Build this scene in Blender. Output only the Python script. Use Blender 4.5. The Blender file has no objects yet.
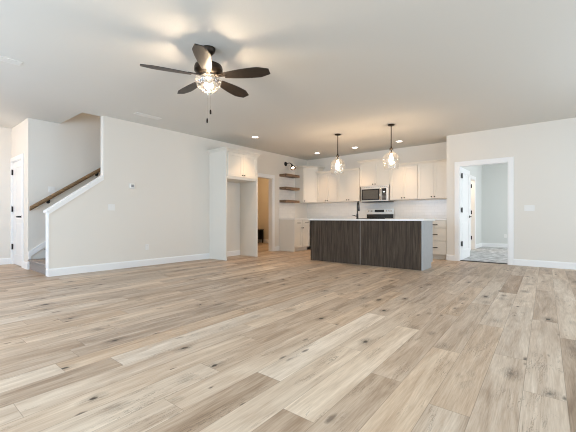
import bpy, bmesh, math, random
from mathutils import Vector, Matrix

PI = math.pi
scene = bpy.context.scene
COL = scene.collection
CEIL = 2.743

# ------------------------------------------------------------------ camera
cam_d = bpy.data.cameras.new('camera')
cam_d.sensor_width = 36.0
cam_d.lens = 21.25
cam_d.shift_y = 0.0031
cam_d.clip_start = 0.02
cam = bpy.data.objects.new('camera', cam_d)
COL.objects.link(cam)
cam.location = (0, 0, 0.934)
cam.rotation_euler = (PI / 2, 0, math.radians(39.47))
scene.camera = cam

# ------------------------------------------------------------------ world, exposure
w = bpy.data.worlds.new('World')
scene.world = w
w.use_nodes = True
bg = w.node_tree.nodes['Background']
bg.inputs['Color'].default_value = (0.75, 0.87, 1.0, 1)
bg.inputs['Strength'].default_value = 1.0
vs = scene.view_settings
vs.view_transform = 'Standard'
vs.look = 'None'
vs.gamma = 1.0
vs.use_curve_mapping = False
vs.exposure = 0.21
scene.cycles.filter_width = 1.05
scene.cycles.max_bounces = 10
scene.cycles.diffuse_bounces = 6
scene.cycles.transparent_max_bounces = 12
scene.cycles.sample_clamp_indirect = 6.0
scene.cycles.caustics_reflective = False
scene.cycles.caustics_refractive = False


def area(name, loc, target, sx, sy, power, col, spread=PI):
    d = bpy.data.lights.new(name, 'AREA')
    d.shape = 'RECTANGLE'
    d.size, d.size_y = sx, sy
    d.energy = power
    d.color = col
    d.spread = spread
    o = bpy.data.objects.new(name, d)
    COL.objects.link(o)
    o.location = loc
    o.rotation_euler = (Vector(target) - Vector(loc)).to_track_quat('-Z', 'Y').to_euler()
    return o


DAY = (0.52, 0.74, 1.0)
DAYW = (0.70, 0.86, 1.0)
# daylight through the windows behind the camera and on the right-hand side wall
area('daylight', (-5.6, -1.93, 1.25), (-5.6, 5, 1.0), 1.9, 1.9, 80, DAY)
area('daylight', (-2.6, -1.93, 1.25), (-2.6, 5, 1.25), 2.3, 2.0, 88, DAYW)
area('daylight', (0.6, -1.93, 1.25), (0.6, 5, 1.25), 1.9, 1.9, 50, DAYW)
area('daylight', (2.43, 1.4, 1.45), (-5, 1.4, 1.45), 2.0, 1.6, 50, DAYW)
area('daylight', (2.43, 5.2, 1.45), (-5, 5.2, 1.45), 2.2, 1.6, 66, DAYW)
# window in the bedroom
area('daylight', (1.9, 10.4, 1.4), (-5, 10.6, 1.0), 1.6, 1.4, 85, (0.88, 0.94, 1.0))


def point(name, loc, power, col, r=0.03):
    d = bpy.data.lights.new(name, 'POINT')
    d.energy = power
    d.color = col
    d.shadow_soft_size = r
    o = bpy.data.objects.new(name, d)
    COL.objects.link(o)
    o.location = loc
    return o


WARM = (1.0, 0.70, 0.42)
WARM2 = (1.0, 0.80, 0.60)
point('entry_lamp', (-8.0, 0.1, 2.45), 36, (1.0, 0.76, 0.58), 0.10)
point('hall_lamp', (-8.0, 7.9, 2.4), 30, WARM, 0.10)
point('landing_lamp', (-7.0, 4.6, 4.2), 18, WARM2, 0.10)

# ------------------------------------------------------------------ materials
def mat(name, col, rough=0.5, metal=0.0, spec=0.5, bump=None, noise=None, **kw):
    m = bpy.data.materials.new(name)
    m.use_nodes = True
    nt = m.node_tree
    b = nt.nodes['Principled BSDF']
    b.inputs['Base Color'].default_value = (*col, 1)
    b.inputs['Roughness'].default_value = rough
    b.inputs['Metallic'].default_value = metal
    b.inputs['Specular IOR Level'].default_value = spec
    for k, v in kw.items():
        b.inputs[k].default_value = v
    tc = nt.nodes.new('ShaderNodeTexCoord')
    if noise:
        sc, amt = noise
        n = nt.nodes.new('ShaderNodeTexNoise')
        n.inputs['Scale'].default_value = sc
        n.inputs['Detail'].default_value = 4
        nt.links.new(tc.outputs['Object'], n.inputs['Vector'])
        r = nt.nodes.new('ShaderNodeMapRange')
        r.inputs['To Min'].default_value = 1 - amt
        r.inputs['To Max'].default_value = 1 + amt
        nt.links.new(n.outputs['Fac'], r.inputs['Value'])
        mx = nt.nodes.new('ShaderNodeMix')
        mx.data_type = 'RGBA'
        mx.blend_type = 'MULTIPLY'
        mx.inputs['Factor'].default_value = 1
        mx.inputs['A'].default_value = (*col, 1)
        nt.links.new(r.outputs['Result'], mx.inputs['B'])
        nt.links.new(mx.outputs['Result'], b.inputs['Base Color'])
    if bump:
        sc, st = bump
        n = nt.nodes.new('ShaderNodeTexNoise')
        n.inputs['Scale'].default_value = sc
        n.inputs['Detail'].default_value = 6
        nt.links.new(tc.outputs['Object'], n.inputs['Vector'])
        bp = nt.nodes.new('ShaderNodeBump')
        bp.inputs['Strength'].default_value = st
        bp.inputs['Distance'].default_value = 0.01
        nt.links.new(n.outputs['Fac'], bp.inputs['Height'])
        nt.links.new(bp.outputs['Normal'], b.inputs['Normal'])
    return m


def emat(name, col, strength):
    m = bpy.data.materials.new(name)
    m.use_nodes = True
    b = m.node_tree.nodes['Principled BSDF']
    b.inputs['Base Color'].default_value = (*col, 1)
    b.inputs['Emission Color'].default_value = (*col, 1)
    b.inputs['Emission Strength'].default_value = strength
    return m


M_PBULB = emat('lit_pendant_bulb', (1.0, 0.71, 0.45), 200)
M_FBULB = emat('lit_fan_bulb', (1.0, 0.77, 0.54), 380)
M_SBULB = emat('lit_sconce_bulb', (1.0, 0.78, 0.55), 40)


def glassmat(name, tint, seeded=True, amt=0.18):
    """thin clear glass: mostly see-through, glossy at grazing angles and on its ripples"""
    m = bpy.data.materials.new(name)
    m.use_nodes = True
    nt = m.node_tree
    nt.nodes.clear()
    out = nt.nodes.new('ShaderNodeOutputMaterial')
    tr = nt.nodes.new('ShaderNodeBsdfTransparent')
    tr.inputs['Color'].default_value = (*tint, 1)
    gl = nt.nodes.new('ShaderNodeBsdfGlossy')
    gl.inputs['Roughness'].default_value = 0.14
    df = nt.nodes.new('ShaderNodeBsdfTranslucent')
    df.inputs['Color'].default_value = (1, 0.97, 0.92, 1)
    lw = nt.nodes.new('ShaderNodeLayerWeight')
    lw.inputs['Blend'].default_value = 0.35
    tc = nt.nodes.new('ShaderNodeTexCoord')
    n = nt.nodes.new('ShaderNodeTexNoise')
    n.inputs['Scale'].default_value = 38
    n.inputs['Detail'].default_value = 2
    nt.links.new(tc.outputs['Object'], n.inputs['Vector'])
    bp = nt.nodes.new('ShaderNodeBump')
    bp.inputs['Strength'].default_value = 0.22 if seeded else 0.1
    bp.inputs['Distance'].default_value = 0.02
    nt.links.new(n.outputs['Fac'], bp.inputs['Height'])
    nt.links.new(bp.outputs['Normal'], gl.inputs['Normal'])
    nt.links.new(bp.outputs['Normal'], lw.inputs['Normal'])
    mr = nt.nodes.new('ShaderNodeMapRange')
    mr.inputs['To Min'].default_value = amt * 0.4
    mr.inputs['To Max'].default_value = 0.60
    nt.links.new(lw.outputs['Facing'], mr.inputs['Value'])
    m1 = nt.nodes.new('ShaderNodeMixShader')
    m1.inputs[0].default_value = 0.05
    nt.links.new(gl.outputs[0], m1.inputs[1])
    nt.links.new(df.outputs[0], m1.inputs[2])
    m2 = nt.nodes.new('ShaderNodeMixShader')
    nt.links.new(mr.outputs['Result'], m2.inputs[0])
    nt.links.new(tr.outputs[0], m2.inputs[1])
    nt.links.new(m1.outputs[0], m2.inputs[2])
    nt.links.new(m2.outputs[0], out.inputs['Surface'])
    return m


M_WALL = mat('wall_paint', (0.75, 0.715, 0.66), 0.75, spec=0.25, bump=(90, 0.05))
M_BEDWALL = mat('bedroom_paint', (0.66, 0.67, 0.645), 0.75, spec=0.25, bump=(90, 0.05))
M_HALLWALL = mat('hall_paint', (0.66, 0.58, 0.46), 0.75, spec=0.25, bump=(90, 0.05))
M_CEIL = mat('ceiling_paint', (0.70, 0.69, 0.655), 0.9, spec=0.1, bump=(60, 0.08))
M_VENT = mat('vent_paint', (0.74, 0.73, 0.70), 0.5, noise=(3, 0.02))
M_TRIM = mat('white_trim_paint', (0.84, 0.84, 0.84), 0.35, noise=(3, 0.02))
M_CAB = mat('cream_white_cabinet_paint', (0.73, 0.695, 0.63), 0.38, noise=(2.5, 0.02))
M_QUARTZ = mat('white_quartz', (0.86, 0.85, 0.83), 0.18, noise=(6, 0.04))
M_BRONZE = mat('dark_bronze', (0.030, 0.022, 0.016), 0.34, metal=0.75, noise=(8, 0.15))
M_BLACK = mat('matte_black_metal', (0.012, 0.012, 0.012), 0.4, metal=0.4, noise=(8, 0.1))
M_STEEL = mat('stainless_steel', (0.70, 0.68, 0.64), 0.34, metal=0.6, noise=(20, 0.06))
M_CHROME = mat('bright_nickel', (0.75, 0.72, 0.68), 0.18, metal=1.0, noise=(8, 0.05))
M_DKGLASS = mat('dark_glass', (0.02, 0.02, 0.02), 0.06, noise=(8, 0.1))
M_MWWIN = mat('mesh_window_glass', (0.10, 0.095, 0.085), 0.15, noise=(90, 0.35))
M_PLASTIC = mat('white_plastic', (0.79, 0.78, 0.76), 0.35, noise=(8, 0.02))
M_GREYP = mat('grey_plastic', (0.25, 0.26, 0.27), 0.4, noise=(8, 0.05))
M_LENS = emat('lit_lens', (1.0, 0.93, 0.82), 7)
M_GLASS = glassmat('clear_seeded_glass', (0.98, 0.97, 0.95))
M_GREYPANEL = mat('pale_grey_veneer', (0.42, 0.43, 0.44), 0.42, noise=(14, 0.12))
M_BLACKWOOD = mat('black_painted_wood', (0.015, 0.013, 0.011), 0.45, noise=(8, 0.2))


def wood(name, c_dark, c_mid, c_light, axis='Z', scale=1.0, rough=0.5, streak=22.0):
    m = bpy.data.materials.new(name)
    m.use_nodes = True
    nt = m.node_tree
    b = nt.nodes['Principled BSDF']
    b.inputs['Roughness'].default_value = rough
    tc = nt.nodes.new('ShaderNodeTexCoord')
    mp = nt.nodes.new('ShaderNodeMapping')
    s = [streak * scale] * 3
    s['XYZ'.index(axis)] = 1.1 * scale
    mp.inputs['Scale'].default_value = s
    nt.links.new(tc.outputs['Object'], mp.inputs['Vector'])
    n = nt.nodes.new('ShaderNodeTexNoise')
    n.inputs['Scale'].default_value = 1.6
    n.inputs['Detail'].default_value = 7
    n.inputs['Roughness'].default_value = 0.65
    n.inputs['Distortion'].default_value = 0.6
    nt.links.new(mp.outputs['Vector'], n.inputs['Vector'])
    cr = nt.nodes.new('ShaderNodeValToRGB')
    e = cr.color_ramp.elements
    e[0].position = 0.32
    e[0].color = (*c_dark, 1)
    e[1].position = 0.72
    e[1].color = (*c_light, 1)
    x = e.new(0.5)
    x.color = (*c_mid, 1)
    nt.links.new(n.outputs['Fac'], cr.inputs['Fac'])
    nt.links.new(cr.outputs['Color'], b.inputs['Base Color'])
    bp = nt.nodes.new('ShaderNodeBump')
    bp.inputs['Strength'].default_value = 0.15
    bp.inputs['Distance'].default_value = 0.003
    nt.links.new(n.outputs['Fac'], bp.inputs['Height'])
    nt.links.new(bp.outputs['Normal'], b.inputs['Normal'])
    return m


M_ISLAND = wood('dark_stained_oak', (0.030, 0.020, 0.013), (0.060, 0.043, 0.030), (0.115, 0.085, 0.060), 'Z', 1.0, 0.62, 20)
M_ISLAND.node_tree.nodes['Principled BSDF'].inputs['Specular IOR Level'].default_value = 0.25
M_SHELF = wood('rustic_brown_wood', (0.08, 0.045, 0.025), (0.19, 0.12, 0.07), (0.38, 0.27, 0.18), 'Y', 1.0, 0.6, 26)
M_RAIL = wood('stained_handrail_wood', (0.12, 0.070, 0.032), (0.23, 0.145, 0.075), (0.33, 0.22, 0.12), 'Y', 1.0, 0.35, 26)
M_BLADE = wood('dark_walnut_blade', (0.012, 0.008, 0.006), (0.020, 0.014, 0.010), (0.034, 0.024, 0.017), 'X', 1.0, 0.42, 20)


def math_node(nt, op, a, b=None, c=None):
    n = nt.nodes.new('ShaderNodeMath')
    n.operation = op
    for i, v in enumerate((a, b, c)):
        if v is None:
            continue
        if isinstance(v, (int, float)):
            n.inputs[i].default_value = v
        else:
            nt.links.new(v, n.inputs[i])
    return n.outputs[0]


def carpet_mat(name, c1, c2, scale=9.0):
    m = bpy.data.materials.new(name)
    m.use_nodes = True
    nt = m.node_tree
    b = nt.nodes['Principled BSDF']
    b.inputs['Roughness'].default_value = 0.95
    b.inputs['Specular IOR Level'].default_value = 0.1
    tc = nt.nodes.new('ShaderNodeTexCoord')
    n = nt.nodes.new('ShaderNodeTexNoise')
    n.inputs['Scale'].default_value = scale
    n.inputs['Detail'].default_value = 5
    n.inputs['Roughness'].default_value = 0.7
    nt.links.new(tc.outputs['Object'], n.inputs['Vector'])
    cr = nt.nodes.new('ShaderNodeValToRGB')
    cr.color_ramp.elements[0].position = 0.38
    cr.color_ramp.elements[0].color = (*c1, 1)
    cr.color_ramp.elements[1].position = 0.66
    cr.color_ramp.elements[1].color = (*c2, 1)
    nt.links.new(n.outputs['Fac'], cr.inputs['Fac'])
    nt.links.new(cr.outputs['Color'], b.inputs['Base Color'])
    n2 = nt.nodes.new('ShaderNodeTexNoise')
    n2.inputs['Scale'].default_value = 220
    nt.links.new(tc.outputs['Object'], n2.inputs['Vector'])
    bp = nt.nodes.new('ShaderNodeBump')
    bp.inputs['Strength'].default_value = 0.6
    bp.inputs['Distance'].default_value = 0.01
    nt.links.new(n2.outputs['Fac'], bp.inputs['Height'])
    nt.links.new(bp.outputs['Normal'], b.inputs['Normal'])
    return m


M_STAIRCARPET = carpet_mat('grey_stair_carpet', (0.24, 0.205, 0.185), (0.42, 0.38, 0.35), 40)
M_BEDCARPET = carpet_mat('grey_bedroom_carpet', (0.34, 0.34, 0.34), (0.78, 0.78, 0.78), 6)


def tile_mat(name):
    m = bpy.data.materials.new(name)
    m.use_nodes = True
    nt = m.node_tree
    b = nt.nodes['Principled BSDF']
    b.inputs['Roughness'].default_value = 0.16
    uv = nt.nodes.new('ShaderNodeUVMap')
    br = nt.nodes.new('ShaderNodeTexBrick')
    br.inputs['Color1'].default_value = (0.80, 0.78, 0.75, 1)
    br.inputs['Color2'].default_value = (0.76, 0.745, 0.715, 1)
    br.inputs['Mortar'].default_value = (0.70, 0.68, 0.655, 1)
    br.inputs['Scale'].default_value = 1
    br.inputs['Brick Width'].default_value = 0.152
    br.inputs['Row Height'].default_value = 0.076
    br.inputs['Mortar Size'].default_value = 0.0018
    nt.links.new(uv.outputs['UV'], br.inputs['Vector'])
    nt.links.new(br.outputs['Color'], b.inputs['Base Color'])
    bp = nt.nodes.new('ShaderNodeBump')
    bp.inputs['Strength'].default_value = 0.3
    bp.inputs['Distance'].default_value = 0.002
    bp.invert = True
    nt.links.new(br.outputs['Fac'], bp.inputs['Height'])
    nt.links.new(bp.outputs['Normal'], b.inputs['Normal'])
    return m


M_TILE = tile_mat('white_subway_tile')


def floor_mat():
    """oak-look planks: 'tone' and 'warm' per plank, grain and knots from procedural noise"""
    m = bpy.data.materials.new('oak_plank_floor')
    m.use_nodes = True
    nt = m.node_tree
    L = nt.links.new
    b = nt.nodes['Principled BSDF']
    b.inputs['Specular IOR Level'].default_value = 0.45
    uv = nt.nodes.new('ShaderNodeUVMap')
    uv.uv_map = 'metres'
    edge = nt.nodes.new('ShaderNodeUVMap')
    edge.uv_map = 'edge'

    def attr(n):
        a = nt.nodes.new('ShaderNodeAttribute')
        a.attribute_name = n
        return a.outputs['Fac']
    tone, warm, seed = attr('tone'), attr('warm'), attr('seed')
    sx = nt.nodes.new('ShaderNodeSeparateXYZ')
    L(uv.outputs['UV'], sx.inputs[0])
    u, v = sx.outputs['X'], sx.outputs['Y']

    def coord(su, sv, off=37.0):
        c = nt.nodes.new('ShaderNodeCombineXYZ')
        L(math_node(nt, 'MULTIPLY', u, su), c.inputs[0])
        L(math_node(nt, 'MULTIPLY', v, sv), c.inputs[1])
        L(math_node(nt, 'MULTIPLY', seed, off), c.inputs[2])
        return c.outputs[0]

    def noise(vec, detail=5, rough=0.6, dist=0.0):
        n = nt.nodes.new('ShaderNodeTexNoise')
        n.inputs['Scale'].default_value = 1
        n.inputs['Detail'].default_value = detail
        n.inputs['Roughness'].default_value = rough
        n.inputs['Distortion'].default_value = dist
        L(vec, n.inputs['Vector'])
        return n.outputs['Fac']

    def ramp(x, a, b_, lo=0.0, hi=1.0):
        r = nt.nodes.new('ShaderNodeMapRange')
        r.inputs['From Min'].default_value = a
        r.inputs['From Max'].default_value = b_
        r.inputs['To Min'].default_value = lo
        r.inputs['To Max'].default_value = hi
        L(x, r.inputs['Value'])
        return r.outputs['Result']
    broad = noise(coord(11, 1.2), 4, 0.6, 0.8)        # slow light / dark figure
    grain = noise(coord(95, 4.0), 6, 0.65, 0.4)      # fine streaks
    fleck = noise(coord(150, 7.0, 53), 3, 0.6)
    # value
    val = math_node(nt, 'ADD', tone, ramp(broad, 0.3, 0.7, -0.22, 0.20))
    val = math_node(nt, 'ADD', val, ramp(grain, 0.3, 0.7, -0.11, 0.10))
    val = math_node(nt, 'ADD', val, ramp(fleck, 0.3, 0.7, -0.09, 0.07))
    cr = nt.nodes.new('ShaderNodeValToRGB')
    e = cr.color_ramp.elements
    e[0].position = 0.0
    e[0].color = (0.17, 0.110, 0.066, 1)
    e[1].position = 1.0
    e[1].color = (0.78, 0.68, 0.56, 1)
    for p, c in ((0.25, (0.335, 0.245, 0.17)), (0.5, (0.485, 0.38, 0.285)), (0.75, (0.62, 0.52, 0.41))):
        x = e.new(p)
        x.color = (*c, 1)
    L(val, cr.inputs['Fac'])
    # warm / cool cast of the plank
    cast = nt.nodes.new('ShaderNodeMix')
    cast.data_type = 'RGBA'
    cast.inputs['A'].default_value = (0.99, 1.0, 1.03, 1)
    cast.inputs['B'].default_value = (1.06, 0.99, 0.92, 1)
    L(warm, cast.inputs['Factor'])
    mul = nt.nodes.new('ShaderNodeMix')
    mul.data_type = 'RGBA'
    mul.blend_type = 'MULTIPLY'
    mul.inputs['Factor'].default_value = 1
    L(cr.outputs['Color'], mul.inputs['A'])
    L(cast.outputs['Result'], mul.inputs['B'])
    # knots: voronoi cells, only some of them, ragged edge, with short checks in the grain round them
    wob = noise(coord(30, 14, 11), 4, 0.7)

    def cells(fu, fv, off, lo, hi, smin, smax, wu, wv_):
        c = nt.nodes.new('ShaderNodeCombineXYZ')
        L(math_node(nt, 'ADD', math_node(nt, 'MULTIPLY', u, fu), math_node(nt, 'MULTIPLY', wob, wu)), c.inputs[0])
        L(math_node(nt, 'ADD', math_node(nt, 'MULTIPLY', v, fv), math_node(nt, 'MULTIPLY', wob, wv_)), c.inputs[1])
        L(math_node(nt, 'MULTIPLY', seed, off), c.inputs[2])
        vo = nt.nodes.new('ShaderNodeTexVoronoi')
        vo.inputs['Scale'].default_value = 1
        vo.inputs['Randomness'].default_value = 0.9
        L(c.outputs[0], vo.inputs['Vector'])
        sc = nt.nodes.new('ShaderNodeSeparateColor')
        L(vo.outputs['Color'], sc.inputs[0])
        pick = ramp(sc.outputs['Red'], lo, lo + 0.02)
        size = ramp(sc.outputs['Green'], 0, 1, smin, smax)
        q = math_node(nt, 'DIVIDE', vo.outputs['Distance'], size)
        return pick, q
    pick, q = cells(6.0, 3.2, 19, 0.42, 0.5, 0.08, 0.19, 0.22, 0.16)
    knot = math_node(nt, 'MULTIPLY', ramp(q, 0.50, 0.95, 1.0, 0.0), pick)
    halo = math_node(nt, 'MULTIPLY', ramp(q, 0.6, 2.2, 0.30, 0.0), pick)
    near = math_node(nt, 'MULTIPLY', ramp(q, 0.9, 2.5, 1.0, 0.0), pick)
    rg_ = noise(coord(70, 5, 29), 4, 0.7, 0.6)
    check = ramp(math_node(nt, 'ABSOLUTE', math_node(nt, 'SUBTRACT', rg_, 0.5)), 0.0, 0.07, 1, 0)
    check = math_node(nt, 'MULTIPLY', check, near)
    # tiny pin knots
    pick2, q2 = cells(15, 5, 43, 0.86, 0.92, 0.12, 0.30, 0.3, 0.3)
    pin = math_node(nt, 'MULTIPLY', ramp(q2, 0.4, 1.0, 0.8, 0.0), pick2)
    # long dark cracks
    ck = noise(coord(24, 1.6, 71), 5, 0.75, 1.4)
    crack = ramp(math_node(nt, 'ABSOLUTE', math_node(nt, 'SUBTRACT', ck, 0.5)), 0.0, 0.016, 1, 0)
    ckm = ramp(noise(coord(6, 1.7, 91), 2), 0.56, 0.62)
    crack = math_node(nt, 'MULTIPLY', crack, ckm)
    dark = math_node(nt, 'MAXIMUM', knot, math_node(nt, 'MULTIPLY', crack, 0.75))
    dark = math_node(nt, 'MAXIMUM', dark, math_node(nt, 'MULTIPLY', check, 0.7))
    dark = math_node(nt, 'MAXIMUM', dark, math_node(nt, 'MAXIMUM', halo, pin))
    mk = nt.nodes.new('ShaderNodeMix')
    mk.data_type = 'RGBA'
    mk.inputs['B'].default_value = (0.055, 0.036, 0.024, 1)
    L(mul.outputs['Result'], mk.inputs['A'])
    L(dark, mk.inputs['Factor'])
    # thin bevel seam round each plank
    se = nt.nodes.new('ShaderNodeSeparateXYZ')
    L(edge.outputs['UV'], se.inputs[0])
    eu = math_node(nt, 'MULTIPLY', math_node(nt, 'SUBTRACT', 0.5, math_node(nt, 'ABSOLUTE', math_node(nt, 'SUBTRACT', se.outputs['X'], 0.5))), 0.185)
    ev = math_node(nt, 'MULTIPLY', math_node(nt, 'SUBTRACT', 0.5, math_node(nt, 'ABSOLUTE', math_node(nt, 'SUBTRACT', se.outputs['Y'], 0.5))), 1.61)
    em = math_node(nt, 'MINIMUM', eu, ev)
    seam = ramp(em, 0.0008, 0.0022, 0.45, 0)
    ms = nt.nodes.new('ShaderNodeMix')
    ms.data_type = 'RGBA'
    ms.inputs['B'].default_value = (0.12, 0.09, 0.065, 1)
    L(mk.outputs['Result'], ms.inputs['A'])
    L(seam, ms.inputs['Factor'])
    L(ms.outputs['Result'], b.inputs['Base Color'])
    L(ramp(grain, 0.3, 0.7, 0.36, 0.50), b.inputs['Roughness'])
    bp = nt.nodes.new('ShaderNodeBump')
    bp.inputs['Strength'].default_value = 0.12
    bp.inputs['Distance'].default_value = 0.002
    L(grain, bp.inputs['Height'])
    L(bp.outputs['Normal'], b.inputs['Normal'])
    return m


# ------------------------------------------------------------------ mesh helpers
class MB:
    def __init__(self):
        self.bm = bmesh.new()

    def box(self, x0, x1, y0, y1, z0, z1, bevel=0.0, mtx=None):
        tmp = bmesh.new()
        v = [tmp.verts.new(p) for p in ((x0, y0, z0), (x1, y0, z0), (x1, y1, z0), (x0, y1, z0),
                                        (x0, y0, z1), (x1, y0, z1), (x1, y1, z1), (x0, y1, z1))]
        for f in ((3, 2, 1, 0), (4, 5, 6, 7), (0, 1, 5, 4), (1, 2, 6, 5), (2, 3, 7, 6), (3, 0, 4, 7)):
            tmp.faces.new([v[i] for i in f])
        if bevel > 0:
            bmesh.ops.bevel(tmp, geom=list(tmp.edges), offset=bevel, segments=2, profile=0.5, affect='EDGES')
        self._merge(tmp, mtx)
        return self

    def _merge(self, tmp, mtx=None):
        if mtx is not None:
            tmp.transform(mtx)
        me = bpy.data.meshes.new('tmp')
        tmp.to_mesh(me)
        tmp.free()
        self.bm.from_mesh(me)
        bpy.data.meshes.remove(me)

    def frustum(self, a, za, b, zb):
        """a, b = lists of xy points (same count, ccw) at heights za < zb"""
        lo = [self.bm.verts.new((x, y, za)) for x, y in a]
        hi = [self.bm.verts.new((x, y, zb)) for x, y in b]
        n = len(a)
        self.bm.faces.new(list(reversed(lo)))
        self.bm.faces.new(hi)
        for i in range(n):
            j = (i + 1) % n
            self.bm.faces.new((lo[i], lo[j], hi[j], hi[i]))
        return self

    def prism(self, pts, d):
        """pts = planar 3d polygon, extruded by vector d"""
        d = Vector(d)
        a = [self.bm.verts.new(p) for p in pts]
        b = [self.bm.verts.new(Vector(p) + d) for p in pts]
        n = len(pts)
        self.bm.faces.new(list(reversed(a)))
        self.bm.faces.new(b)
        for i in range(n):
            j = (i + 1) % n
            self.bm.faces.new((a[i], a[j], b[j], b[i]))
        return self

    def cyl(self, p0, p1, r0, r1=None, seg=16):
        r1 = r0 if r1 is None else r1
        p0, p1 = Vector(p0), Vector(p1)
        q = (p1 - p0).to_track_quat('Z', 'Y')
        rings = []
        for p, r in ((p0, r0), (p1, r1)):
            rings.append([self.bm.verts.new(p + q @ Vector((r * math.cos(2 * PI * i / seg), r * math.sin(2 * PI * i / seg), 0))) for i in range(seg)])
        a, b = rings
        for i in range(seg):
            j = (i + 1) % seg
            self.bm.faces.new((a[i], a[j], b[j], b[i]))
        self.bm.faces.new(list(reversed(a)))
        self.bm.faces.new(b)
        return self

    def tube(self, pts, r, seg=10):
        pts = [Vector(p) for p in pts]
        rings = []
        for k, p in enumerate(pts):
            d = (pts[min(k + 1, len(pts) - 1)] - pts[max(k - 1, 0)]).normalized()
            ref = Vector((0, 0, 1)) if abs(d.z) < 0.95 else Vector((1, 0.3, 0)).normalized()
            if k == 0:
                x = d.cross(ref).normalized()
            else:
                x = (x - d * x.dot(d)).normalized()
            y = d.cross(x)
            rr = r[k] if isinstance(r, (list, tuple)) else r
            rings.append([self.bm.verts.new(p + x * rr * math.cos(2 * PI * i / seg) + y * rr * math.sin(2 * PI * i / seg)) for i in range(seg)])
        for a, b in zip(rings, rings[1:]):
            for i in range(seg):
                j = (i + 1) % seg
                self.bm.faces.new((a[i], a[j], b[j], b[i]))
        self.bm.faces.new(list(reversed(rings[0])))
        self.bm.faces.new(rings[-1])
        return self

    def lathe(self, prof, c=(0, 0, 0), seg=32, mtx=None):
        """prof = [(r, z)...]; r = 0 closes with a point"""
        tmp = bmesh.new()
        rings = []
        for r, z in prof:
            if r < 1e-5:
                rings.append([tmp.verts.new((0, 0, z))])
            else:
                rings.append([tmp.verts.new((r * math.cos(2 * PI * i / seg), r * math.sin(2 * PI * i / seg), z)) for i in range(seg)])
        for a, b in zip(rings, rings[1:]):
            for i in range(seg):
                j = (i + 1) % seg
                if len(a) == 1 and len(b) == 1:
                    break
                if len(a) == 1:
                    tmp.faces.new((a[0], b[j], b[i]))
                elif len(b) == 1:
                    tmp.faces.new((a[i], a[j], b[0]))
                else:
                    tmp.faces.new((a[i], a[j], b[j], b[i]))
        self._merge(tmp, (Matrix.Translation(c) @ mtx) if mtx is not None else Matrix.Translation(c))
        return self

    def build(self, name, m, parent=None, smooth=False, **props):
        bmesh.ops.recalc_face_normals(self.bm, faces=self.bm.faces)
        me = bpy.data.meshes.new(name)
        self.bm.to_mesh(me)
        self.bm.free()
        me.materials.append(m)
        if smooth:
            for p in me.polygons:
                p.use_smooth = True
            try:
                me.set_sharp_from_angle(angle=math.radians(40))
            except Exception:
                pass
        o = bpy.data.objects.new(name, me)
        COL.objects.link(o)
        if parent is not None:
            o.parent = parent
        for k, v in props.items():
            o[k] = v
        return o


def thing(name, label, cat, loc=(0, 0, 0), rz=0.0, group=None):
    o = bpy.data.objects.new(name, None)
    o.empty_display_size = 0.1
    COL.objects.link(o)
    o.location = loc
    o.rotation_euler = (0, 0, rz)
    o['label'] = label
    o['category'] = cat
    o['kind'] = 'thing'
    if group:
        o['group'] = group
    return o


def tag(o, label, cat, group=None):
    o['label'] = label
    o['category'] = cat
    o['kind'] = 'thing'
    if group:
        o['group'] = group
    return o


def struct(mb, name, m, parent=None, smooth=False):
    o = mb.build(name, m, parent, smooth)
    if parent is None:
        o['kind'] = 'structure'
    return o


def copy_tree(o, parent=None):
    c = o.copy()
    COL.objects.link(c)
    c.parent = parent
    for ch in list(o.children):
        copy_tree(ch, c)
    return c


# ------------------------------------------------------------------ floor of single planks
random.seed(11)
PW, PL, SL, X00 = 0.185, 1.61, -0.040, -0.839
# (row, index of plank) -> (tone, warm); seams measured along each row
ROW_OFF = {0: 1.27, -2: 1.47, -4: 1.33, -7: 1.0, 3: 1.77, 2: 0.955, 1: 1.9, -1: 0.55, -3: 0.95, 4: 1.1, 5: 0.62}
OVR = {(0, 0): (0.80, 0.62), (0, -1): (0.36, 0.45), (0, 1): (0.56, 0.5),
       (-2, -1): (0.36, 0.45), (-2, 0): (0.84, 0.25), (-4, -1): (0.70, 0.4), (-4, 0): (0.52, 0.5),
       (-7, -1): (0.42, 0.3), (-7, 0): (0.72, 0.1), (3, -1): (0.56, 0.3), (3, 0): (0.55, 0.85), (3, 1): (0.66, 0.3),
       (2, 0): (0.62, 0.95), (2, 1): (0.52, 0.5), (1, -1): (0.46, 0.4), (1, 0): (0.50, 0.45),
       (-1, 0): (0.72, 0.5), (-3, 0): (0.64, 0.5), (-3, -1): (0.60, 0.4), (-5, -1): (0.50, 0.4), (-5, 0): (0.60, 0.6),
       (4, 0): (0.56, 0.35), (4, 1): (0.64, 0.2), (5, 0): (0.58, 0.3), (5, 1): (0.62, 0.3)}


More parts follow.
